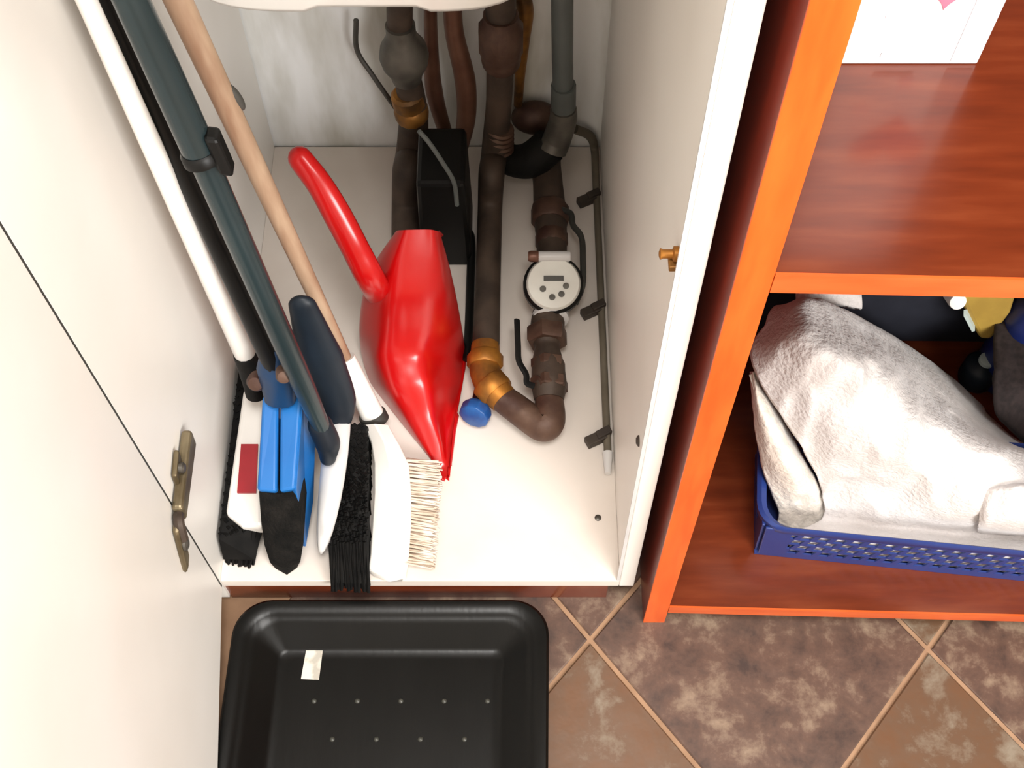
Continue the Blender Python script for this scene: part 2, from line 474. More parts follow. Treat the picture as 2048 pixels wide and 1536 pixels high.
# ------------------------------------------------------------------ pipes
def nut(m, c, axis, r, h, n=6):
    return m.lathe(Vector(c) - Vector(axis).normalized() * h / 2, axis, [(r * 0.92, 0), (r, h * 0.12), (r, h * 0.88), (r * 0.92, h)], n=n)
# left riser
P1 = thing('riser_pipe', 'dark rusty water pipe with bulbous grey valve, left of the copper hose', 'pipe', (-0.1485, 0.5277, 0.07))
p1 = [(-0.1301, 0.6, 0.4682), (-0.1377, 0.6, 0.375), (-0.1367, 0.6, 0.3242), (-0.1316, 0.6, 0.2373), (-0.1355, 0.6, 0.1828), (-0.1397, 0.585, 0.1537), (-0.1409, 0.55, 0.1641), (-0.1452, 0.5264, 0.112), (-0.1416, 0.4417, 0.112)]
MB().tube(p1, [0.016, 0.016, 0.017, 0.019, 0.021, 0.022, 0.022, 0.022, 0.022]).build('pipe', 'iron', P1)
vb, vt = [(-0.1352, 0.598, 0.2925), (-0.1367, 0.598, 0.3851)]
va = Vector(vt) - Vector(vb); vh = va.length
MB().lathe(vb, va, [(0.019, 0), (0.021, vh * 0.12), (0.029, vh * 0.30), (0.0315, vh * 0.45), (0.029, vh * 0.60), (0.021, vh * 0.76), (0.0185, vh * 0.85), (0.0185, vh)]).build('valve_body', 'zinc', P1)
vn = (-0.133, 0.598, 0.2442)
MB().lathe((vn[0], vn[1], vn[2] - 0.024), (-0.1, 0, 1), [(0.021, 0), (0.023, 0.004), (0.023, 0.018), (0.020, 0.022), (0.022, 0.026), (0.022, 0.044), (0.018, 0.048)], n=12).build('coupling', 'old_brass', P1)
# copper hose
cp = [(-0.071, 0.62, 0.4354), (-0.0726, 0.62, 0.3556), (-0.0618, 0.62, 0.2676), (-0.0631, 0.62, 0.1905), (-0.0777, 0.615, 0.1126), (-0.0845, 0.58, 0.1)]
tag(MB().tube(cp, [0.011, 0.012, 0.014, 0.013, 0.010, 0.009]).build('copper_hose', 'copper'),
    'curved copper brown hose between the two dark riser pipes', 'hose')
cp2 = [(-0.1009, 0.65, 0.4005), (-0.1051, 0.65, 0.3091), (-0.1064, 0.65, 0.217), (-0.095, 0.645, 0.1397), (-0.0858, 0.64, 0.1048)]
tag(MB().tube(cp2, [0.008, 0.009, 0.012, 0.010, 0.008]).build('drain_hose', 'copper'),
    'thin pinkish hose against the wall just right of the bulbous valve', 'hose')
cp3 = [(0.0074, 0.65, 0.4084), (0.0164, 0.65, 0.3602), (0.0143, 0.65, 0.3091), (0.0108, 0.655, 0.2404), (0.0084, 0.66, 0.1765)]
tag(MB().tube(cp3, [0.011, 0.011, 0.009, 0.007, 0.006]).build('gas_hose', 'old_brass'), 'ochre hose against the wall behind the right riser union nut', 'hose')
# thin wires
w1 = [(-0.1968, 0.64, 0.353), (-0.2013, 0.64, 0.3014), (-0.1842, 0.63, 0.2664), (-0.1583, 0.62, 0.2153)]
tag(MB().tube(w1, 0.0035, n=8).build('thin_wire', 'ink'), 'thin dark wire slanting down the wall left of the riser pipe', 'wire')
w2 = [(-0.1101, 0.455, 0.356), (-0.0993, 0.453, 0.3379), (-0.0848, 0.451, 0.3036), (-0.0724, 0.451, 0.2653), (-0.0704, 0.45, 0.2214)]
tag(MB().tube(w2, 0.003, n=8).build('probe_wire', 'grey_plastic'), 'pale grey wire curling in front of the black box', 'wire')
# main pipe run
P2 = thing('supply_pipe', 'long brown supply pipe running forward to a brass valve with blue knob', 'pipe', (-0.0325, 0.2938, 0.07))
p2 = [(-0.0134, 0.6, 0.4682), (-0.0143, 0.6, 0.3584), (-0.0171, 0.6, 0.2516), (-0.0219, 0.6, 0.1828), (-0.0256, 0.585, 0.1505), (-0.028, 0.55, 0.1588), (-0.0306, 0.5264, 0.112), (-0.0322, 0.409, 0.112), (-0.0342, 0.2844, 0.112)]
MB().tube(p2, [0.019, 0.018, 0.017, 0.018, 0.018, 0.018, 0.017, 0.017, 0.018]).build('pipe', 'iron', P2)
un = (-0.0137, 0.6, 0.3517)
MB().lathe((un[0], un[1], un[2] - 0.042), (0, 0, 1), [(0.018, 0), (0.024, 0.008), (0.026, 0.02), (0.026, 0.028), (0.0285, 0.034), (0.0285, 0.07), (0.023, 0.078), (0.022, 0.09)], n=12).build('union_nut', 'iron_red', P2)
th = (-0.0144, 0.6, 0.1777)
m = MB()
for k in range(5):
    m.lathe((th[0] - 0.003, th[1], th[2] - 0.02 + k * 0.009), (0.25, 0, 1), [(0.018, 0), (0.0205, 0.003), (0.018, 0.006)], n=18)
m.build('thread', 'iron_red', P2)
bv = [(-0.0345, 0.307, 0.112), (-0.0348, 0.2829, 0.112), (-0.034, 0.2657, 0.112), (-0.0248, 0.2437, 0.112), (-0.0101, 0.2266, 0.11)]
MB().tube(bv, [0.0185, 0.0195, 0.020, 0.021, 0.019]).build('brass_elbow', 'brass', P2)
m = MB(); nut(m, bv[1], Vector(bv[1]) - Vector(bv[0]), 0.0235, 0.020, 8); nut(m, bv[3], Vector(bv[4]) - Vector(bv[3]), 0.0245, 0.022, 8)
m.build('brass_nut', 'brass', P2)
kb = (-0.0441, 0.2217, 0.095)
kn = MB().lathe((kb[0], kb[1], kb[2]), (-0.3, -0.75, 0.15), [(0.010, -0.02), (0.010, -0.004), (0.018, -0.003), (0.021, 0.004), (0.020, 0.014), (0.013, 0.018)], n=10)
kn.build('knob', 'blue_knob', P2, bevel=0.001)
MB().tube([bv[2], ((bv[2][0] + kb[0]) / 2, (bv[2][1] + kb[1]) / 2, 0.10), kb], 0.010, n=12).build('valve_stem', 'black_plastic', P2)
dg = [(-0.014, 0.2302, 0.11), (0.0038, 0.2169, 0.108), (0.0252, 0.2001, 0.106), (0.0377, 0.1923, 0.106), (0.0453, 0.1953, 0.107), (0.0474, 0.209, 0.108), (0.047, 0.2301, 0.109)]
MB().tube(dg, [0.018, 0.019, 0.0195, 0.0205, 0.021, 0.020, 0.018]).build('link_pipe', 'iron_red', P2)
vl = [(0.0469, 0.2266, 0.11), (0.0472, 0.2473, 0.112), (0.0463, 0.2757, 0.114), (0.0454, 0.302, 0.114), (0.0456, 0.3195, 0.114), (0.0472, 0.3429, 0.116), (0.0501, 0.3611, 0.118)]
MB().tube(vl, [0.019, 0.023, 0.021, 0.016, 0.023, 0.022, 0.021]).build('stop_valve', 'iron', P2)
m = MB(); nut(m, vl[4], (0, 1, 0), 0.027, 0.024, 6); nut(m, vl[1], (0, 1, 0), 0.025, 0.016, 6); nut(m, vl[2], (0, 1, 0), 0.023, 0.014, 6)
m.build('union_nut', 'iron_red', P2)
st = [(0.0473, 0.251, 0.112), (0.0303, 0.2429, 0.125)]
MB().tube(st, [0.012, 0.010], smooth=False).build('valve_stem', 'iron_red', P2)
lv = [(0.0277, 0.2369, 0.128), (0.0189, 0.239, 0.132), (0.0176, 0.2497, 0.136), (0.0088, 0.2664, 0.14), (0.0076, 0.2888, 0.142), (0.0064, 0.3264, 0.142)]
MB().tube(lv, 0.0045, n=8, flat=0.7).build('lever', 'black_rubber', P2)
up2 = [(0.054, 0.4374, 0.118), (0.0539, 0.4721, 0.116), (0.0526, 0.5162, 0.114), (0.0506, 0.5695, 0.113), (0.0482, 0.6059, 0.118), (0.0502, 0.628, 0.135)]
MB().tube(up2, [0.020, 0.021, 0.023, 0.021, 0.021, 0.022]).build('inlet_pipe', 'iron', P2)
m = MB(); nut(m, up2[1], (0, 1, 0), 0.0225, 0.022, 10); nut(m, up2[2], (0, 1, 0), 0.0265, 0.030, 10)
m.build('union_nut', 'iron_red', P2)
tj = [(-0.0239, 0.6097, 0.135), (0.0042, 0.5986, 0.13), (0.0286, 0.5938, 0.14), (0.0527, 0.6019, 0.16)]
MB().tube(tj, [0.020, 0.023, 0.026, 0.026]).build('tee_joint', 'black_rubber', P2)
# grey plastic drain pipe
P3 = thing('drain_pipe', 'straight grey plastic pipe with collar beside the cupboard right wall', 'pipe', (0.0626, 0.6, 0.1726))
g = [(0.0581, 0.6, 0.4682), (0.0639, 0.6, 0.3242), (0.0684, 0.6, 0.2373)]
MB().tube(g, 0.0135, smooth=False).build('pipe', 'grey_plastic', P3)
g2 = [(0.0669, 0.6, 0.2795), (0.0684, 0.6, 0.2382), (0.0685, 0.6, 0.2363), (0.0687, 0.6, 0.2129), (0.0623, 0.598, 0.18), (0.0558, 0.59, 0.1635)]
MB().tube(g2[:2], 0.0165, smooth=False).build('collar', 'grey_plastic', P3)
MB().tube(g2[2:], [0.0175, 0.019, 0.020, 0.020]).build('bend', 'zinc', P3)
br = (0.0324, 0.655, 0.1565)
tag(MB().ell(br, (0.034, 0, 0), (0, 0.022, 0), (0, 0, 0.026)).build('pipe_flange', 'iron_red'), 'rusty rounded wall flange behind the tee joint', 'flange')

# water meter
mc = Vector((0.054, 0.3767, 0.15))
WM = thing('water_meter', 'round white faced water meter on the brown pipe near the right wall', 'water meter', (mc.x, mc.y, 0.10))
ax = Vector((0.0, -0.36, 1)).normalized()
MB().lathe(tuple(mc - ax * 0.042), ax, [(0.020, 0), (0.030, 0.006), (0.034, 0.018), (0.036, 0.026), (0.036, 0.036)]).build('body', 'iron', WM)
MB().lathe(tuple(mc - ax * 0.016), ax, [(0.0365, 0), (0.0395, 0.002), (0.0395, 0.014), (0.0365, 0.017), (0.034, 0.016)]).build('rim', 'black_plastic', WM)
dl = MB().lathe(tuple(mc - ax * 0.004), ax, [(0.0355, 0), (0.0355, 0.006), (0.033, 0.009), (0.0, 0.0095)]).build('dial', 'dial', WM)
vy = ax.cross(Vector((1, 0, 0))).normalized()   # up the dial
vx = Vector((1, 0, 0))
ct = mc + ax * 0.0062
MB().obox(ct + vy * 0.006, vx * 0.013, vy * 0.0035, ax * 0.0004).build('register_window', 'ink', dl, smooth=False)
m = MB()
for k, (ux, uy) in enumerate(((0.016, -0.004), (0.010, -0.015), (-0.002, -0.019), (-0.014, -0.008))):
    m.lathe(tuple(ct + vx * ux + vy * uy - ax * 0.0004), ax, [(0.0042, 0), (0.0042, 0.0008), (0.003, 0.0009)], n=14)
m.build('small_dials', 'zinc', dl)
lc = mc + vy * 0.036 + ax * 0.004
MB().lathe(tuple(lc - vx * 0.022), vx, [(0.006, 0), (0.007, 0.002), (0.007, 0.042), (0.006, 0.044)], n=16).build('lid_hinge', 'pale_grey', WM)
MB().lathe(tuple(lc - vx * 0.033), vx, [(0.006, 0), (0.0075, 0.003), (0.0075, 0.013), (0.006, 0.015)], n=14).build('hinge_cap', 'copper', WM)
fl = (0.0505, 0.3463, 0.118)
MB().lathe(fl, (0, -1, 0.1), [(0.021, -0.006), (0.024, -0.003), (0.024, 0.004), (0.021, 0.006)]).build('outlet_collar', 'pale_grey', WM)
sl = [(0.0672, 0.5142, 0.13), (0.0804, 0.5018, 0.135), (0.0825, 0.4809, 0.138), (0.0931, 0.4572, 0.142), (0.0938, 0.4183, 0.145), (0.092, 0.3785, 0.145), (0.0821, 0.3555, 0.135)]
MB().tube(sl, 0.0042, n=8).build('seal_wire', 'ring', WM)

# cable clipped in the floor corner
CB = thing('clipped_cable', 'dark cable clipped along the right wall and floor corner', 'cable', (0.148, 0.4046, 0.07))
cb = [(0.0903, 0.66, 0.1269), (0.1131, 0.665, 0.1062), (0.1369, 0.6645, 0.076), (0.144, 0.6223, 0.076), (0.1445, 0.5452, 0.076), (0.1419, 0.3844, 0.076), (0.1412, 0.2601, 0.076), (0.1422, 0.1692, 0.076)]
cb = [(min(q[0], 0.1215), q[1], q[2]) for q in cb]
MB().tube(cb, [0.007, 0.007, 0.006, 0.0055, 0.005, 0.005, 0.005, 0.005], n=10).build('cable', 'cable', CB)
MB().tube([cb[-1], (cb[-1][0] - 0.001, cb[-1][1] - 0.030, 0.077)], [0.007, 0.004], smooth=False, n=10).build('cable_end', 'pale_grey', CB)
for q in [(0.135, 0.5718, 0.074), (0.1297, 0.3817, 0.074), (0.1266, 0.188, 0.074)]:
    m = MB()
    m.obox((0.107, q[1], 0.0765), (0.012, 0.006, 0), (-0.003, 0.006, 0), (0, 0, 0.006))
    m.obox((0.117, q[1] + 0.007, 0.0815), (0.009, 0.005, 0), (-0.002, 0.005, 0), (0, 0, 0.0035))
    m.build('clip', 'clip', CB, smooth=False, bevel=0.001)
q = (0.122, 0.0362, 0.3733)
tag(MB().lathe((0.131, q[1], q[2]), (-1, 0, 0), [(0.006, 0), (0.006, 0.005), (0.003, 0.007)], n=12).build('wall_plug', 'clip'), 'small brown plug on the right wall beside the last cable clip', 'plug')

# black box behind the dustpan, with a bent carrying loop
BX = thing('black_box', 'black box between the two riser pipes behind the red dustpan', 'box', (-0.1019, 0.5145, 0.07))
bx = [(-0.126, 0.5144, 0.0701), (-0.0559, 0.5144, 0.0701)]
m = MB().hexa([(bx[0][0], 0.46, 0.0705), (bx[1][0], 0.46, 0.0705), (bx[1][0], 0.565, 0.0705), (bx[0][0], 0.565, 0.0705),
               (bx[0][0] + 0.004, 0.465, 0.245), (bx[1][0] - 0.004, 0.465, 0.245), (bx[1][0] - 0.004, 0.56, 0.245), (bx[0][0] + 0.004, 0.56, 0.245)])
m.build('body', 'black_plastic', BX, smooth=False, bevel=0.006)
lp = [(-0.097, 0.5115, 0.095), (-0.0761, 0.5105, 0.093), (-0.06, 0.5015, 0.09), (-0.0563, 0.4777, 0.085), (-0.057, 0.4308, 0.08), (-0.0579, 0.3597, 0.077), (-0.0596, 0.305, 0.077)]
MB().tube(lp, [0.010, 0.009, 0.007, 0.006, 0.006, 0.006, 0.006], n=10).build('loop', 'black_plastic', BX)

# ------------------------------------------------------------------ red dustpan
DP = thing('dustpan', 'glossy red plastic dustpan propped upright with its handle leaning left', 'dustpan', (-0.083, 0.1281, 0.07))
rowsP = [[(-0.1359, 0.343, 0.3099), (-0.1223, 0.3311, 0.3278), (-0.1006, 0.334, 0.3249), (-0.0915, 0.3348, 0.3228), (-0.0846, 0.3444, 0.3051)],
         [(-0.1637, 0.336, 0.2613), (-0.1367, 0.3115, 0.2959), (-0.1019, 0.313, 0.2938), (-0.0854, 0.3185, 0.286), (-0.077, 0.3395, 0.2511)],
         [(-0.1846, 0.323, 0.205), (-0.1463, 0.2898, 0.2549), (-0.1036, 0.291, 0.2531), (-0.0815, 0.3022, 0.2362), (-0.0701, 0.3306, 0.1913)],
         [(-0.1952, 0.311, 0.1424), (-0.1542, 0.2752, 0.1997), (-0.1066, 0.276, 0.1984), (-0.0813, 0.2929, 0.1714), (-0.065, 0.3237, 0.122)],
         [(-0.1976, 0.305, 0.0874), (-0.1659, 0.2602, 0.1578), (-0.1155, 0.26, 0.1655), (-0.0866, 0.2817, 0.1216), (-0.063, 0.3151, 0.0599)],
         [(-0.1855, 0.272, 0.0708), (-0.1537, 0.2329, 0.1402), (-0.1084, 0.232, 0.1443), (-0.0866, 0.2508, 0.1032), (-0.064, 0.2844, 0.0351)],
         [(-0.1591, 0.235, 0.0508), (-0.1338, 0.2066, 0.1072), (-0.102, 0.206, 0.111), (-0.0869, 0.2181, 0.08), (-0.0685, 0.2463, 0.0179)],
         [(-0.1289, 0.195, 0.0456), (-0.1126, 0.1762, 0.0862), (-0.0911, 0.177, 0.0874), (-0.0846, 0.1825, 0.0678), (-0.0748, 0.2015, 0.0207)],
         [(-0.1001, 0.158, 0.0509), (-0.0936, 0.1494, 0.072), (-0.0887, 0.152, 0.0695), (-0.0804, 0.1493, 0.0693), (-0.0787, 0.159, 0.0428)],
         [(-0.0874, 0.136, 0.0619), (-0.0851, 0.1317, 0.0682), (-0.0837, 0.135, 0.0581), (-0.0789, 0.132, 0.0646), (-0.0799, 0.136, 0.0589)]]
R = [[Vector(q) for q in r] for r in rowsP]
R = [[q if q.z > 0.072 else Vector((q.x, q.y, 0.072)) for q in r] for r in R]
# turn-back of the rim, away from the viewer
off = Vector((0.0, 0.045, 0.012))
pan = []
for i, r in enumerate(R):
    fz = max(0.0, 1 - i / 8)
    e = [r[0] + Vector((0.004 * fz + 0.0005, 0.020 * fz + 0.001, -0.036 * fz)), r[-1] + Vector((-0.005 * fz - 0.0005, 0.020 * fz + 0.001, -0.036 * fz))]
    for q in e: q.z = max(q.z, 0.0725)
    pan.append([e[0]] + r + [e[1]])
nv_, nu_ = 54, 40
def cm(c, u):
    n = len(c); x = u * (n - 1); i = min(int(x), n - 2); t = x - i
    b, d = c[i], c[i + 1]
    a = c[i - 1] if i else b; e = c[i + 2] if i + 2 < n else d
    cr = 0.5 * ((2 * b) + (d - a) * t + (2 * a - 5 * b + 4 * d - e) * t * t + (3 * b - a - 3 * d + e) * t ** 3)
    return cr * 0.75 + (b + (d - b) * t) * 0.25
fine = []
for j in range(nv_ + 1):
    cur = [cm([r_[k] for r_ in pan], j / nv_) for k in range(7)]
    fine.append([cm(cur, i / nu_) for i in range(nu_ + 1)])
back_ = [q + Vector((0, 0.014, -0.026)) for q in fine[0]]
MB().grid([back_] + fine).build('pan', 'red', DP, solid=0.003, auto=45)
hd = [(-0.1626, 0.345, 0.1464), (-0.1641, 0.296, 0.2711), (-0.1786, 0.305, 0.3248), (-0.1959, 0.325, 0.3621), (-0.2136, 0.345, 0.3922), (-0.2339, 0.365, 0.4126)]
MB().tube(hd, [0.017, 0.018, 0.017, 0.017, 0.0155, 0.0145], flat=0.75, round_end=True).build('handle', 'red', DP)

# ------------------------------------------------------------------ brooms and mops
def pole(path, r, name, material, parent, **k):
    return MB().tube(path, r, smooth=False, **k).build(name, material, parent)
def extend(a, b, z):
    a, b = Vector(a), Vector(b)
    t = (z - a.z) / (b.z - a.z)
    return a + (b - a) * t

# A: white pole, head with a red label and black bristles
TA = thing('floor_broom', 'white poled broom with a red label on its white head, nearest the left wall', 'broom', (-0.3383, 0.0397, 0.07))
a0, a1 = [(-0.3047, 0.2, 0.2707), (-0.3241, 0.2, 0.7943)]
a2 = extend(a0, a1, 1.00)
MB().tube([a0, Vector(a0).lerp(Vector(a1), 0.5), a1, a2], [0.0125, 0.0105, 0.0082, 0.0080], smooth=False, round_end=True).build('pole', 'white_plastic', TA)
hA = [(-0.3018, 0.195, 0.2348), (-0.304, 0.185, 0.1986)]
MB().tube([a0, hA[0], hA[1]], [0.014, 0.016, 0.012], sub=6).build('socket', 'black_rubber', TA)
bodyA = [(-0.333, 0.2224, 0.15), (-0.3058, 0.2224, 0.15), (-0.2941, 0.0445, 0.128), (-0.3205, 0.0484, 0.128), (-0.3413, 0.0637, 0.128)]
m = MB().prism([Vector(q) for q in bodyA], (0, 0, -0.022))
hb = m.build('head', 'white_plastic', TA, smooth=False, bevel=0.006, seg=3)
lb = [(-0.3285, 0.1476, 0.1435), (-0.3079, 0.1476, 0.1435), (-0.3053, 0.0866, 0.1362), (-0.3279, 0.0866, 0.1362)]
MB().prism([Vector(q) for q in lb], (0, 0, -0.003)).build('label_sticker', 'label_red', hb, smooth=False)
def bristles(name, parent, base, tips, nu, nv, r, material, jit=0.003, seed=1, splay=0.0):
    # base and tips: 4 corners each; tufts run from the base patch to the tip patch
    rnd = random.Random(seed)
    m = MB()
    def bil(c, u, v):
        c = [Vector(q) for q in c]
        return (c[0] * (1 - u) + c[1] * u) * (1 - v) + (c[3] * (1 - u) + c[2] * u) * v
    for i in range(nu):
        for j in range(nv):
            u, v = (i + 0.5) / nu, (j + 0.5) / nv
            a = bil(base, u, v)
            for k in range(3):
                b = bil(tips, u, v) + Vector((rnd.uniform(-jit, jit), rnd.uniform(-jit, jit), rnd.uniform(0, jit)))
                s = a + Vector((rnd.uniform(-r, r), rnd.uniform(-r, r), rnd.uniform(-r, r)))
                m.tube([s, b], [r, r * 0.7], n=4, smooth=False)
    return m.build(name, material, parent, kind='stuff')
def block(name, parent, base, tips, material, **k):
    p = [Vector(q) for q in base] + [Vector(q) for q in tips]
    m = MB(); m.add(p, [(0, 1, 2, 3), (7, 6, 5, 4), (0, 4, 5, 1), (1, 5, 6, 2), (2, 6, 7, 3), (3, 7, 4, 0)])
    return m.build(name, material, parent, smooth=False, **k)
bA = [(bodyA[4][0], bodyA[4][1], 0.112), (bodyA[2][0] - 0.004, bodyA[2][1] + 0.004, 0.112), (bodyA[1][0], bodyA[1][1], 0.130), (bodyA[0][0] - 0.006, bodyA[0][1], 0.130)]
tA = [(-0.3547, 0.0273, 0.072), (-0.3138, 0.0132, 0.072), (-0.3136, 0.2252, 0.072), (-0.3447, 0.2252, 0.072)]
tA = [(max(q[0], -0.346), q[1], q[2]) for q in tA]
bA[0] = (-0.3475, 0.035, 0.118); bA[3] = (-0.3465, 0.275, 0.130)
tA = [(-0.3475, 0.018, 0.0725)] + list(tA[1:3]) + [(-0.3475, 0.28, 0.0725)]
block('bristle_core', TA, bA, [Vector(q) * 0.75 + Vector(p) * 0.25 for q, p in zip(tA, bA)], 'bristle_black')
bristles('bristles', TA, bA, tA, 8, 26, 0.0026, 'bristle_black', seed=2)

# B: black pole with the blue sponge mop head
TB = thing('sponge_mop', 'blue sponge mop head with charcoal sponge on a black pole', 'mop', (-0.2779, 0.014, 0.07))
b0, b1 = [(-0.2608, 0.165, 0.2979), (-0.3262, 0.235, 0.7619)]
MB().tube([b0, b1, extend(b0, b1, 1.02)], [0.0135, 0.0092, 0.009], smooth=False).build('pole', 'black_plastic', TB)
hp = [(-0.2552, 0.172, 0.3344), (-0.26, 0.165, 0.2924), (-0.2655, 0.155, 0.2412)]
MB().tube(hp, [0.015, 0.024, 0.018], flat=0.7).build('swivel_joint', 'dark_blue', TB, auto=60)
rv = (-0.2453, 0.138, 0.3262)
MB().lathe(rv, (0.2, -0.8, 0.6), [(0.009, -0.012), (0.009, 0.0), (0.007, 0.004), (0.003, 0.005)], n=16).build('rivet', 'iron_red', TB)
kn = (-0.2876, 0.16, 0.273)
MB().lathe(kn, (0, -0.8, 0.6), [(0.010, -0.012), (0.011, 0.0), (0.008, 0.005), (0.002, 0.006)], n=16).build('bolt', 'iron_red', TB)
wl = [(-0.2882, 0.165, 0.2349), (-0.2698, 0.162, 0.2332), (-0.266, 0.056, 0.2056), (-0.2889, 0.058, 0.2053)]
wr = [(-0.2675, 0.162, 0.2332), (-0.2418, 0.165, 0.2373), (-0.2447, 0.058, 0.2094), (-0.2632, 0.056, 0.2056)]
dn_ = Vector((0, 0.004, -0.014))
for pts in (wl, wr):
    m = MB().prism([Vector(q) for q in pts], dn_)
    m.build('wing', 'blue', TB, smooth=False, bevel=0.004, seg=3)
ws = [(-0.241, 0.165, 0.2349), (-0.2435, 0.058, 0.2067), (-0.2504, 0.0398, 0.078), (-0.2409, 0.0907, 0.105), (-0.2352, 0.1556, 0.165)]
m = MB().prism([Vector(q) for q in ws], (-0.006, 0.003, -0.004))
m.build('side_plate', 'blue', TB, smooth=False, bevel=0.002)
sg = [[(-0.2881, 0.06, 0.1954), (-0.2662, 0.058, 0.1957), (-0.2467, 0.06, 0.1981)], [(-0.2897, 0.04, 0.1628), (-0.266, 0.034, 0.1697), (-0.2432, 0.04, 0.1687)],
      [(-0.2896, 0.022, 0.1308), (-0.2665, 0.014, 0.1384), (-0.2428, 0.022, 0.1385)], [(-0.2886, 0.014, 0.095), (-0.2701, 0.006, 0.0945), (-0.2515, 0.014, 0.0999)],
      [(-0.2855, 0.0145, 0.072), (-0.2715, 0.0068, 0.072), (-0.2602, 0.0158, 0.072)]]
rows = []
for r in sg:
    r = [Vector(q) for q in r]
    for q in r: q.z = max(q.z, 0.0725)
    rows.append([r[0] + Vector((0.004, 0.10, -0.010))] + r + [r[2] + Vector((-0.004, 0.10, -0.010))])
for r in rows:
    for q in r: q.z = max(q.z, 0.0725)
m = MB().grid(rows)
m.add(rows[0], [(0, 1, 2, 3, 4)]); m.add(rows[-1], [(0, 1, 2, 3, 4)]); m.add([r[0] for r in rows] + [r[-1] for r in rows], [(0, 1, 2, 3, 4, 9, 8, 7, 6, 5)])
sgo = m.build('sponge', 'sponge', TB, auto=70)

# C: teal telescopic tube with the pale broom head and black bristles
TC = thing('sweeping_brush', 'teal metal telescopic pole on a pale grey brush head with black bristles', 'brush', (-0.2018, 0.0076, 0.07))
c0, c1, c2_ = [(-0.2162, 0.13, 0.1892), (-0.263, 0.165, 0.6529), (-0.2881, 0.195, 0.799)]
MB().tube([c0, Vector(c0).lerp(Vector(c1), 0.25), c1], [0.0095, 0.0125, 0.0125], smooth=False, n=18).build('lower_tube', 'teal_metal', TC)
c3_ = extend(c1, c2_, 1.0)
MB().tube([c1, c2_, c3_], [0.0150, 0.0140, 0.0135], smooth=False, n=18).build('upper_tube', 'teal_metal', TC)
dv = (Vector(c2_) - Vector(c1)).normalized()
MB().lathe(tuple(Vector(c1) - dv * 0.004), dv, [(0.0135, 0), (0.0175, 0.002), (0.0175, 0.010), (0.0155, 0.013)]).build('collar', 'black_plastic', TC)
lk = Vector(c1) + Vector((0.017, -0.002, 0.010))
MB().obox(lk, (0.006, 0, -0.001), (0, 0.008, 0), dv * 0.020).build('lock_lever', 'black_plastic', TC, smooth=False, bevel=0.003)
soc = [(-0.2285, 0.215, 0.3457), (-0.2213, 0.205, 0.2578), (-0.2097, 0.19, 0.1771), (-0.2159, 0.165, 0.1333)]
MB().tube(soc, [0.016, 0.027, 0.022, 0.012], flat=0.55, round_end=True).build('socket', 'navy_slate', TC, auto=60)
tp = [(-0.2214, 0.135, 0.2176), (-0.2154, 0.125, 0.1926), (-0.2177, 0.118, 0.167)]
MB().tube(tp, [0.0145, 0.015, 0.010], round_end=True).build('ferrule', 'navy_slate', TC)
pl = [[(-0.2196, 0.2118, 0.15), (-0.2053, 0.2158, 0.158), (-0.1958, 0.226, 0.15)], [(-0.2325, 0.1565, 0.15), (-0.2093, 0.1548, 0.16), (-0.1918, 0.1633, 0.15)],
      [(-0.2346, 0.1003, 0.142), (-0.2141, 0.0948, 0.154), (-0.1953, 0.1016, 0.142)], [(-0.2359, 0.0547, 0.128), (-0.2184, 0.0484, 0.14), (-0.2038, 0.0535, 0.128)], 
      [(-0.235, 0.0295, 0.112), (-0.225, 0.0225, 0.12), (-0.2147, 0.0282, 0.112)], [(-0.2312, 0.0203, 0.1), (-0.2277, 0.0176, 0.102), (-0.224, 0.0203, 0.1)]]
m = MB().grid([[Vector(q) for q in r] for r in pl])
m.build('plate', 'pale_grey', TC, solid=0.012, subsurf=1, auto=80)
bC = [(-0.2163, 0.0303, 0.11), (-0.1719, 0.0335, 0.11), (-0.1797, 0.1779, 0.135), (-0.2055, 0.1779, 0.135)]
tC = [(-0.2152, -0.0159, 0.074), (-0.1709, -0.0178, 0.074), (-0.1803, 0.188, 0.074), (-0.2136, 0.188, 0.074)]
block('bristle_core', TC, bC, [Vector(q) * 0.8 + Vector(p) * 0.2 for q, p in zip(tC, bC)], 'bristle_black')
bristles('bristles', TC, bC, tC, 9, 30, 0.0028, 'bristle_black', seed=4)

# D: bamboo stick, white broom head
TD = thing('soft_broom', 'bamboo handled broom with white plastic head and pale bristles beside the dustpan', 'broom', (-0.149, 0.0397, 0.07))
d0, d1 = [(-0.2039, 0.245, 0.1763), (-0.2905, 0.3, 0.7015)]
MB().tube([d0, Vector(d0).lerp(Vector(d1), 0.5), d1, extend(d0, d1, 1.03)], [0.0085, 0.0105, 0.0125, 0.0125], smooth=False).build('stick', 'stick', TD)
cl = (-0.2633, 0.292, 0.5901)
MB().ell(cl, (0.006, 0, 0.003), (0, 0.006, 0), (-0.006, 0, 0.018)).build('hanging_clip', 'ink', TD)
f0, f1 = [(-0.2045, 0.246, 0.1818), (-0.1754, 0.205, 0.1075)]
MB().tube([f0, f1], [0.0125, 0.0150], smooth=False, n=20).build('ferrule', 'white_plastic', TD)
rg, rg2 = [(-0.1763, 0.206, 0.111), (-0.1732, 0.201, 0.1015)]
MB().tube([rg, rg2], [0.0175, 0.0185], smooth=False, n=20).build('ring', 'ring', TD)
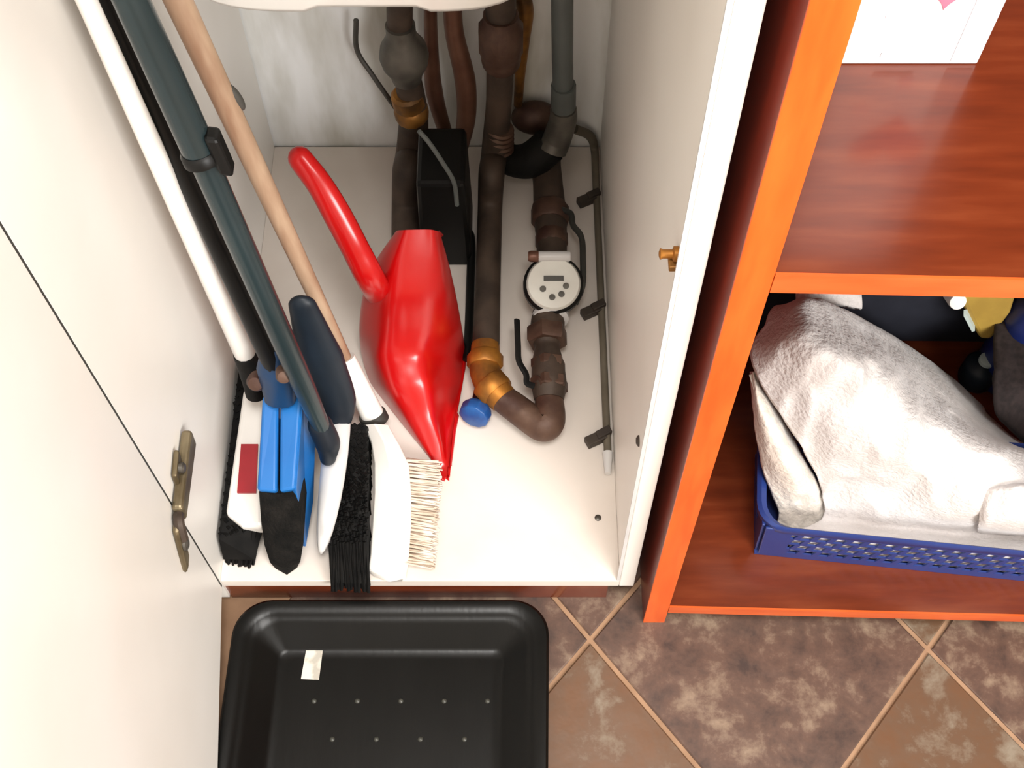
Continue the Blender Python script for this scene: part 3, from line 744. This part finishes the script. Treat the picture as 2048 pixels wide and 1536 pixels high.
hd = [[(-0.1845, 0.1867, 0.118), (-0.1696, 0.183, 0.128), (-0.1533, 0.1867, 0.118)], [(-0.1744, 0.1624, 0.118), (-0.1556, 0.1564, 0.13), (-0.1383, 0.1589, 0.118)],
      [(-0.1696, 0.1369, 0.114), (-0.1486, 0.1312, 0.126), (-0.1265, 0.1335, 0.114)], [(-0.1681, 0.0993, 0.108), (-0.1463, 0.0948, 0.118), (-0.123, 0.0993, 0.108)],
      [(-0.1691, 0.0601, 0.1), (-0.1463, 0.0559, 0.11), (-0.122, 0.0601, 0.1)], [(-0.1703, 0.0247, 0.092), (-0.1463, 0.0176, 0.102), (-0.1235, 0.0234, 0.092)],
      [(-0.1723, 0.0079, 0.086), (-0.1478, -0.0041, 0.093), (-0.1266, 0.0016, 0.086)], [(-0.1673, 0.0039, 0.08), (-0.1467, -0.0064, 0.084), (-0.1305, -0.0012, 0.08)]]
top = [[Vector(q) for q in r] for r in hd]
rows = []
for r in top:
    lo0 = Vector((r[0].x + 0.002, r[0].y, 0.0715)); lo1 = Vector((r[2].x - 0.002, r[2].y, 0.0715))
    rows.append([lo0] + r + [lo1])
m = MB().grid(rows)
m.add(rows[0], [(0, 1, 2, 3, 4)]); m.add(rows[-1], [(0, 1, 2, 3, 4)]); m.add([r[0] for r in rows] + [r[-1] for r in rows], [tuple(range(8)) + tuple(range(15, 7, -1))])
m.build('head', 'white_plastic', TD, bevel=0.002, auto=50)
bD = [(-0.1253, 0.0178, 0.08), (-0.1306, 0.1564, 0.088), (-0.1349, 0.1467, 0.108), (-0.1302, 0.0133, 0.092)]
tD = [(-0.0942, 0.0126, 0.0735), (-0.0887, 0.1564, 0.0735), (-0.0917, 0.1513, 0.084), (-0.0974, 0.0115, 0.08)]
bristles('bristles', TD, bD, tD, 26, 3, 0.0016, 'bristle_white', seed=6, jit=0.004)

# ------------------------------------------------------------------ black tray on the floor
TR = thing('boot_tray', 'large black plastic boot tray lying on the tile floor below the cupboard', 'tray', (-0.145, -0.33, 0.0))
def rrect(x0, x1, y0, y1, r, z, n=8):
    out = []
    for cx, cy, a0 in ((x1 - r, y1 - r, 0), (x0 + r, y1 - r, 90), (x0 + r, y0 + r, 180), (x1 - r, y0 + r, 270)):
        for k in range(n + 1):
            a = math.radians(a0 + 90 * k / n)
            out.append(Vector((cx + r * math.cos(a), cy + r * math.sin(a), z)))
    return out
TX0, TX1, TY0, TY1 = -0.338, 0.0455, -0.64, -0.011
loops = []
for ins, z in ((0.010, 0.0006), (0.002, 0.026), (0.0, 0.033), (0.003, 0.037), (0.014, 0.037), (0.019, 0.034), (0.024, 0.032), (0.030, 0.030), (0.052, 0.009), (0.058, 0.007), (0.066, 0.0066)):
    loops.append(rrect(TX0 + ins, TX1 - ins, TY0 + ins, TY1 - ins, max(0.045 - ins * 0.6, 0.006), z))
m = MB()
n = len(loops[0])
vs = [q for lp_ in loops for q in lp_]
fs = [(i * n + k, i * n + (k + 1) % n, (i + 1) * n + (k + 1) % n, (i + 1) * n + k) for i in range(len(loops) - 1) for k in range(n)]
fs.append(tuple((len(loops) - 1) * n + k for k in range(n)))
fs.append(tuple(range(n))[::-1])
m.add(vs, fs)
# shear so that the tray's left edge follows the slight turn it lies at
m.v = [Vector((q.x + 0.02 * (q.y - TY1), q.y, q.z)) for q in m.v]
body = m.build('body', 'tray_black', TR, auto=35)
m = MB()
for r in range(7):
    y = -0.128 - r * 0.045
    for k in range(5 if r % 2 == 0 else 4):
        x = -0.235 + 0.052 * k + (0.0 if r % 2 == 0 else 0.026) + 0.02 * (y - TY1)
        m.ell((x, y, 0.0066), (0.0032, 0, 0), (0, 0.0032, 0), (0, 0, 0.0022), n=10, m=6)
m.build('studs', 'stud', body, kind='stuff')
lbp = [(-0.2516, -0.0639, 0.0072), (-0.2314, -0.0639, 0.0072), (-0.2333, -0.1028, 0.0072), (-0.2551, -0.1016, 0.0072)]
MB().prism([Vector(q) for q in lbp], (0, 0, 0.0006)).build('label_sticker', 'sticker', body, smooth=False, label='small off-white paper sticker')

# ------------------------------------------------------------------ things on the shelves
KT = thing('carton', 'white carton with pink print standing on the upper cherry shelf', 'box', (0.3058, 0.1677, 0.76))
k0, k1 = [(0.2521, 0.1683, 0.7605), (0.3594, 0.1657, 0.7605)]
ku, ku2 = [(0.2787, 0.245, 0.7526), (0.3995, 0.245, 0.7526)]
yF = (k0[1] + k1[1]) / 2
kx0, kx1 = k0[0], k1[0]
MB().box(kx0, kx1, yF, yF + 0.12, 0.7605, 1.02).build('body', 'carton', KT, smooth=False, bevel=0.0015)
MB().box(kx1 - 0.022, kx1 - 0.002, yF - 0.0006, yF + 0.0005, 0.764, 1.018).build('print_band', 'carton_grey', KT, smooth=False)
hc = Vector((0.3157, 0.21, 0.8038)); hc.z += 0.046
m = MB()
hp_ = [Vector((hc.x + 0.0020 * (16 * math.sin(t) ** 3), yF - 0.0008, hc.z + 0.0020 * (13 * math.cos(t) - 5 * math.cos(2 * t) - 2 * math.cos(3 * t) - math.cos(4 * t)))) for t in [2 * math.pi * k / 28 for k in range(28)]]
m.prism(hp_, (0, 0.001, 0)).build('print_heart', 'pink', KT, smooth=False)
for (px_, pz_, r_) in ((0.058, 0.018, 0.006), (0.030, 0.050, 0.007)):
    m = MB().lathe((kx0 + px_, yF + 0.0004, 0.7605 + pz_), (0, -1, 0), [(r_, 0), (r_, 0.0008)], n=16)
    m.build('print_spot', 'pale_pink', KT)
MB().box(kx0 + 0.030, kx0 + 0.060, yF - 0.0006, yF + 0.0004, 0.768, 0.773).build('print_line', 'carton_grey', KT, smooth=False)

# basket
BK = thing('storage_basket', 'low blue perforated plastic basket holding towels on the bottom shelf', 'basket', (0.461, 0.0177, 0.06))
f0, f1 = [(0.2971, 0.0383, 0.0605), (0.6213, 0.0034, 0.0605)]
f0, f1 = Vector(f0), Vector(f1)
ex = (f1 - f0).normalized(); ey = Vector((-ex.y, ex.x, 0)); ez = Vector((0, 0, 1))
BL, BD, BH = 0.46, 0.135, 0.092
def bp_(u, v, w):
    s = 1 + 0.025 * (w / BH)
    cx_, cy_ = BL / 2, BD / 2
    return f0 + ex * (cx_ + (u - cx_) * s) + ey * (cy_ + (v - cy_) * s) + ez * w
def bk_block(m, u0, u1, v0, v1, w0, w1):
    m.hexa([bp_(u0, v0, w0), bp_(u1, v0, w0), bp_(u1, v1, w0), bp_(u0, v1, w0), bp_(u0, v0, w1), bp_(u1, v0, w1), bp_(u1, v1, w1), bp_(u0, v1, w1)])
m = MB(); bk_block(m, 0, BL, 0, BD, 0.0, 0.004)
m.build('base', 'basket', BK, smooth=False)
m = MB()
loop = []
R0 = 0.03
for cx_, cy_, a0 in ((BL - R0, BD - R0, 0), (R0, BD - R0, 90), (R0, R0, 180), (BL - R0, R0, 270)):
    for k in range(7):
        a = math.radians(a0 + 15 * k)
        loop.append((cx_ + R0 * math.cos(a), cy_ + R0 * math.sin(a)))
n = len(loop)
vs, fs = [], []
prof_ = ((0.0, 0.076), (0.006, 0.079), (0.007, BH), (0.002, BH + 0.003), (-0.004, BH), (-0.004, 0.076))
for du, w in prof_:
    for (u, v) in loop:
        d_ = Vector((u - BL / 2, v - BD / 2, 0)); d_ = d_.normalized()
        vs.append(bp_(u + d_.x * du, v + d_.y * du, w))
k_ = len(prof_)
for i in range(k_):
    for k in range(n):
        a, b = i * n + k, i * n + (k + 1) % n
        c_, d_ = ((i + 1) % k_) * n + (k + 1) % n, ((i + 1) % k_) * n + k
        fs.append((a, b, c_, d_))
m.add(vs, fs); m.build('rim', 'basket', BK, auto=50)
# corners are solid, the sides between are open lattices of diagonal bars
def wall(p_of, length, name):
    m = MB()
    def seg(s0, w0, s1, w1, t=0.0032):
        a, b = p_of(s0, w0, 0.0), p_of(s1, w1, 0.0)
        a2, b2 = p_of(s0, w0, 0.0022), p_of(s1, w1, 0.0022)
        d_ = (b - a).normalized(); nrm = (a2 - a).normalized(); sd = d_.cross(nrm).normalized() * t
        m.hexa([a - sd, b - sd, b + sd, a + sd, a2 - sd, b2 - sd, b2 + sd, a2 + sd])
    s0, s1, w0, w1 = 0.034, length - 0.034, 0.012, 0.074
    seg(s0 - 0.004, w0 - 0.005, s1 + 0.004, w0 - 0.005, 0.007); seg(s0 - 0.004, w1 + 0.004, s1 + 0.004, w1 + 0.004, 0.006)
    nr, pitch = 4, 0.0190
    dh_ = (w1 - w0) / nr
    for k in range(1, nr):
        seg(s0, w0 + k * dh_, s1, w0 + k * dh_, 0.0013)
    for k in range(nr):
        x = s0 + (pitch / 2 if k % 2 else 0.0)
        while x < s1 - 0.004:
            seg(x - 0.002, w0 + k * dh_, x + 0.004, w0 + (k + 1) * dh_, 0.0031)
            x += pitch
    m.build(name, 'basket', BK, smooth=False)
    for (a_, b_) in ((0.004, 0.036), (length - 0.036, length - 0.004)):
        q = [p_of(a_, 0.002, 0), p_of(b_, 0.002, 0), p_of(b_, 0.002, 0.004), p_of(a_, 0.002, 0.004), p_of(a_, 0.084, 0), p_of(b_, 0.084, 0), p_of(b_, 0.084, 0.004), p_of(a_, 0.084, 0.004)]
        MB().hexa(q).build('corner_panel', 'basket', BK, smooth=False, bevel=0.0015)
wall(lambda s, w, t: bp_(s, t, w), BL, 'front_lattice')
wall(lambda s, w, t: bp_(t, s, w), BD, 'side_lattice')
wall(lambda s, w, t: bp_(s, BD - t, w), BL, 'back_lattice')

def catmull(c, u):
    n = len(c)
    x = u * (n - 1)
    i = min(int(x), n - 2)
    t = x - i
    b, d = c[i], c[i + 1]
    a = c[i - 1] if i else b * 2 - d
    e = c[i + 2] if i + 2 < n else d * 2 - b
    return 0.5 * ((2 * b) + (d - a) * t + (2 * a - 5 * b + 4 * d - e) * t * t + (3 * b - a - 3 * d + e) * t ** 3)
def cloth(rows, nu, nv, amp, sc_, name, material, seed, thick=0.006, flat=0.0):
    rows = [[Vector(q) for q in r] for r in rows]
    pts = []
    for j in range(nv + 1):
        cur = [catmull([r[k] for r in rows], j / nv) for k in range(len(rows[0]))]
        line = []
        for i in range(nu + 1):
            q = catmull(cur, i / nu)
            s = Vector((seed * 7.3, seed * 3.1, 0))
            d = noise.noise(q * sc_ + s) * amp + (0.5 - abs(noise.noise(Vector((q.x * 1.6, q.y, q.z * 0.8)) * sc_ * 1.7 + s))) * amp * 1.3 + noise.noise(q * sc_ * 3.7 + s) * amp * 0.22
            line.append(q + Vector((0.15, -0.75, 0.65)) * d * min(1.0, 0.02 + 5.0 * max(0.0, j / nv - flat)))
        pts.append(line)
    m = MB().grid(pts)
    return m.build(name, material, None, solid=thick, auto=80)
tu = (0.040, 0.13, 0.20, 0.27, 0.34, 0.43)
tw = [[tuple(bp_(u, 0.0055, 0.008)) for u in tu], [tuple(bp_(u, 0.0052, 0.040)) for u in tu], [tuple(bp_(u, 0.0062, 0.070)) for u in tu],
      [(0.373, 0.0662, 0.11), (0.4173, 0.0602, 0.112), (0.4763, 0.0538, 0.112), (0.5409, 0.0473, 0.112), (0.6177, 0.0435, 0.112), (0.7225, 0.0333, 0.112)],
      [(0.3598, 0.088, 0.1547), (0.4018, 0.072, 0.1687), (0.456, 0.056, 0.1834), (0.5116, 0.044, 0.1994), (0.5775, 0.036, 0.2149), (0.6789, 0.032, 0.2102)],
      [(0.3337, 0.104, 0.2089), (0.3734, 0.084, 0.256), (0.4305, 0.072, 0.2617), (0.4939, 0.066, 0.2489), (0.5722, 0.06, 0.2423), (0.6745, 0.06, 0.2358)],
      [(0.2971, 0.12, 0.2706), (0.3357, 0.104, 0.3346), (0.3999, 0.096, 0.3271), (0.4812, 0.1, 0.2731), (0.5873, 0.1, 0.2171), (0.7191, 0.11, 0.1494)],
      [(0.2592, 0.15, 0.3237), (0.3026, 0.128, 0.3921), (0.3769, 0.13, 0.3633), (0.5024, 0.172, 0.21), (0.6472, 0.172, 0.0889), (0.7558, 0.155, 0.0764)],
      [(0.2651, 0.18, 0.3441), (0.3062, 0.165, 0.3958), (0.399, 0.205, 0.2995), (0.5245, 0.245, 0.1517), (0.6817, 0.222, 0.0154), (0.7884, 0.195, 0.0084)],
      [(0.2892, 0.225, 0.3364), (0.3287, 0.225, 0.3503), (0.4255, 0.272, 0.2275), (0.5388, 0.3, 0.0932), (0.709, 0.262, -0.045), (0.825, 0.238, -0.0689)],
      [(0.3304, 0.272, 0.2163), (0.3775, 0.282, 0.2004), (0.4504, 0.292, 0.1367), (0.5604, 0.315, -0.0083), (0.7141, 0.275, -0.1313), (0.8484, 0.255, -0.1487)]]
T1 = cloth(tw, 110, 110, 0.018, 10, 'bath_towel', 'towel', 1, thick=0.0012, flat=0.24)
tag(T1, 'large crumpled white towel heaped in the blue basket', 'towel')
cw = [[(0.3192, 0.0495, 0.07), (0.3401, 0.045, 0.07), (0.3613, 0.043, 0.07), (0.3831, 0.0463, 0.07)],
      [(0.3209, 0.071, 0.108), (0.3412, 0.0684, 0.108), (0.3624, 0.0697, 0.108), (0.3812, 0.0749, 0.108)],
      [(0.3073, 0.086, 0.1376), (0.3235, 0.075, 0.1549), (0.3437, 0.075, 0.1621), (0.3649, 0.088, 0.1476)],
      [(0.2896, 0.1, 0.1841), (0.2983, 0.085, 0.2155), (0.3166, 0.082, 0.2218), (0.3445, 0.105, 0.1804)],
      [(0.2756, 0.122, 0.2303), (0.2805, 0.108, 0.2576), (0.2984, 0.108, 0.2515), (0.3261, 0.128, 0.2034)],
      [(0.2682, 0.145, 0.2595), (0.2686, 0.13, 0.2869), (0.2807, 0.13, 0.2812), (0.3009, 0.145, 0.2416)],
      [(0.2657, 0.17, 0.2815), (0.2645, 0.16, 0.2988), (0.27, 0.16, 0.29), (0.2801, 0.165, 0.2676)]]
T2 = cloth(cw, 26, 46, 0.006, 22, 'folded_cloth', 'cloth', 3)
tag(T2, 'narrow cream cloth tucked at the left end of the blue basket', 'cloth')
tb = [[(0.3284, 0.262, 0.2736), (0.3631, 0.262, 0.28), (0.4092, 0.262, 0.2672)], [(0.3303, 0.275, 0.2771), (0.3631, 0.27, 0.2971), (0.4061, 0.275, 0.2824)], [(0.3356, 0.3, 0.2715), (0.3716, 0.3, 0.2767), (0.4112, 0.3, 0.2715)], [(0.3572, 0.33, 0.1831), (0.3969, 0.33, 0.1831), (0.4406, 0.33, 0.1717)]]
T3 = cloth(tb, 24, 24, 0.005, 20, 'small_towel', 'towel', 5)
tag(T3, 'small white towel peeking out behind the large heaped towel', 'towel')

# the fold of the towel's hem at the front right
hm = [[(0.5584, 0.0468, 0.104), (0.5701, 0.0455, 0.104), (0.6196, 0.0421, 0.106), (0.7015, 0.0344, 0.106)],
      [(0.5274, 0.03, 0.1864), (0.5344, 0.022, 0.2025), (0.5757, 0.016, 0.2082), (0.6558, 0.012, 0.2005)],
      [(0.5208, 0.046, 0.2265), (0.5264, 0.04, 0.2438), (0.5602, 0.034, 0.2597), (0.6368, 0.03, 0.2554)],
      [(0.5324, 0.066, 0.2135), (0.541, 0.062, 0.2222), (0.5731, 0.056, 0.2378), (0.648, 0.05, 0.2403)]]
T5 = cloth(hm, 30, 20, 0.004, 24, 'face_cloth', 'towel', 9, thick=0.005)
tag(T5, 'small white folded cloth lying on the front right corner of the heaped towel', 'cloth')
# dark things behind the basket
NB = thing('dark_bag', 'dark navy fabric bag standing behind the heaped towel', 'bag', (0.42, 0.40, 0.0605))
rows = []
for j, (z, s) in enumerate(((0.0605, 0.94), (0.10, 1.0), (0.22, 1.0), (0.30, 0.94), (0.33, 0.80), (0.34, 0.5))):
    lp_ = []
    for k in range(25):
        a = 2 * math.pi * k / 24
        cx_ = math.copysign(abs(math.cos(a)) ** 0.4, math.cos(a)); sy_ = math.copysign(abs(math.sin(a)) ** 0.4, math.sin(a))
        w = 1 + 0.06 * noise.noise(Vector((cx_ * 2, sy_ * 2, z * 14)))
        lp_.append(Vector((0.515 + 0.245 * s * w * cx_, 0.424 + 0.085 * s * w * sy_, z)))
    rows.append(lp_)
MB().grid(rows).add(rows[-1][:-1], [tuple(range(24))]).build('body', 'night', NB, auto=70)
MB().tube([(0.43, 0.36, 0.325), (0.44, 0.345, 0.36), (0.56, 0.34, 0.37), (0.60, 0.36, 0.325)], 0.006, n=8).build('strap', 'night', NB)
gp = [(0.5256, 0.3, 0.261), (0.6041, 0.3, 0.261), (0.6134, 0.296, 0.2035), (0.6083, 0.292, 0.1489), (0.5931, 0.292, 0.1489), (0.5608, 0.296, 0.199)]
GP = thing('gold_packet', 'gold yellow pointed packet wedged between dark things under the shelf', 'packet', gp[3])
MB().prism([Vector(q) for q in gp], (0, 0.045, -0.005)).build('body', 'gold', GP, smooth=False, bevel=0.006, seg=3)
sl_ = [(0.5573, 0.292, 0.2075), (0.578, 0.29, 0.1737), (0.5751, 0.29, 0.1713), (0.5537, 0.292, 0.2052)]
MB().prism([Vector(q) for q in sl_], (0, 0.006, 0.004)).build('seam', 'light_grey', GP, smooth=False)
wc = (0.5377, 0.298, 0.2317)
tag(MB().lathe(wc, (0, -0.85, 0.5), [(0.010, -0.050), (0.011, 0.0), (0.010, 0.006), (0.004, 0.008)], n=16).build('white_cap', 'white_plastic'), 'white round cap just left of the gold packet', 'cap')
def bottle(loc, h, r, name, label, body_mat, cap_mat):
    t = thing(name, label, 'bottle', loc)
    MB().lathe(loc, (0, 0, 1), [(r * 0.9, 0), (r, 0.006), (r, h * 0.62), (r * 0.85, h * 0.72), (r * 0.4, h * 0.82), (r * 0.38, h * 0.88)]).build('body', body_mat, t)
    MB().lathe((loc[0], loc[1], loc[2] + h * 0.88), (0, 0, 1), [(r * 0.45, 0), (r * 0.45, h * 0.10), (r * 0.36, h * 0.12)], n=18).build('cap', cap_mat, t)
    return t
bt = (0.6145, 0.285, 0.1084)
bottle((bt[0], 0.285, 0.0605), bt[2] - 0.0605 + 0.005, 0.024, 'spray_bottle', 'dark slate bottle with pale cap below the gold packet', 'navy_slate', 'light_grey')
bt = (0.6316, 0.294, 0.1929)
bottle((bt[0] + 0.020, 0.294, 0.0605), 0.215, 0.040, 'detergent_bottle', 'royal blue bottle at the right edge under the shelf', 'royal', 'royal')
CT = [[(0.6015, 0.3, 0.1835), (0.6532, 0.3, 0.195), (0.7471, 0.3, 0.2064)], [(0.5893, 0.245, 0.1787), (0.6432, 0.24, 0.1872), (0.7407, 0.24, 0.1872)], [(0.5828, 0.205, 0.1749), (0.6363, 0.19, 0.1771), (0.7332, 0.18, 0.1702)], [(0.5855, 0.185, 0.1609), (0.6529, 0.165, 0.1197), (0.7647, 0.16, 0.0877)], [(0.6024, 0.19, 0.1279), (0.6713, 0.17, 0.0744), (0.7866, 0.165, 0.0406)]]
T4 = cloth(CT, 20, 24, 0.006, 26, 'dark_garment', 'coat_brown', 8)
tag(T4, 'dark brown folded garment right of the towel beneath the blue bottle', 'garment')
nb = (0.2988, 0.2539, 0.06)
DB = thing('shoe_box', 'dark navy box in the corner left of the blue basket', 'box', (0.225, 0.26, 0.0605))
MB().box(0.196, 0.256, 0.20, 0.40, 0.0605, 0.17).build('body', 'night', DB, smooth=False, bevel=0.004)
MB().box(0.193, 0.259, 0.197, 0.403, 0.165, 0.20).build('lid', 'royal', DB, smooth=False, bevel=0.003)
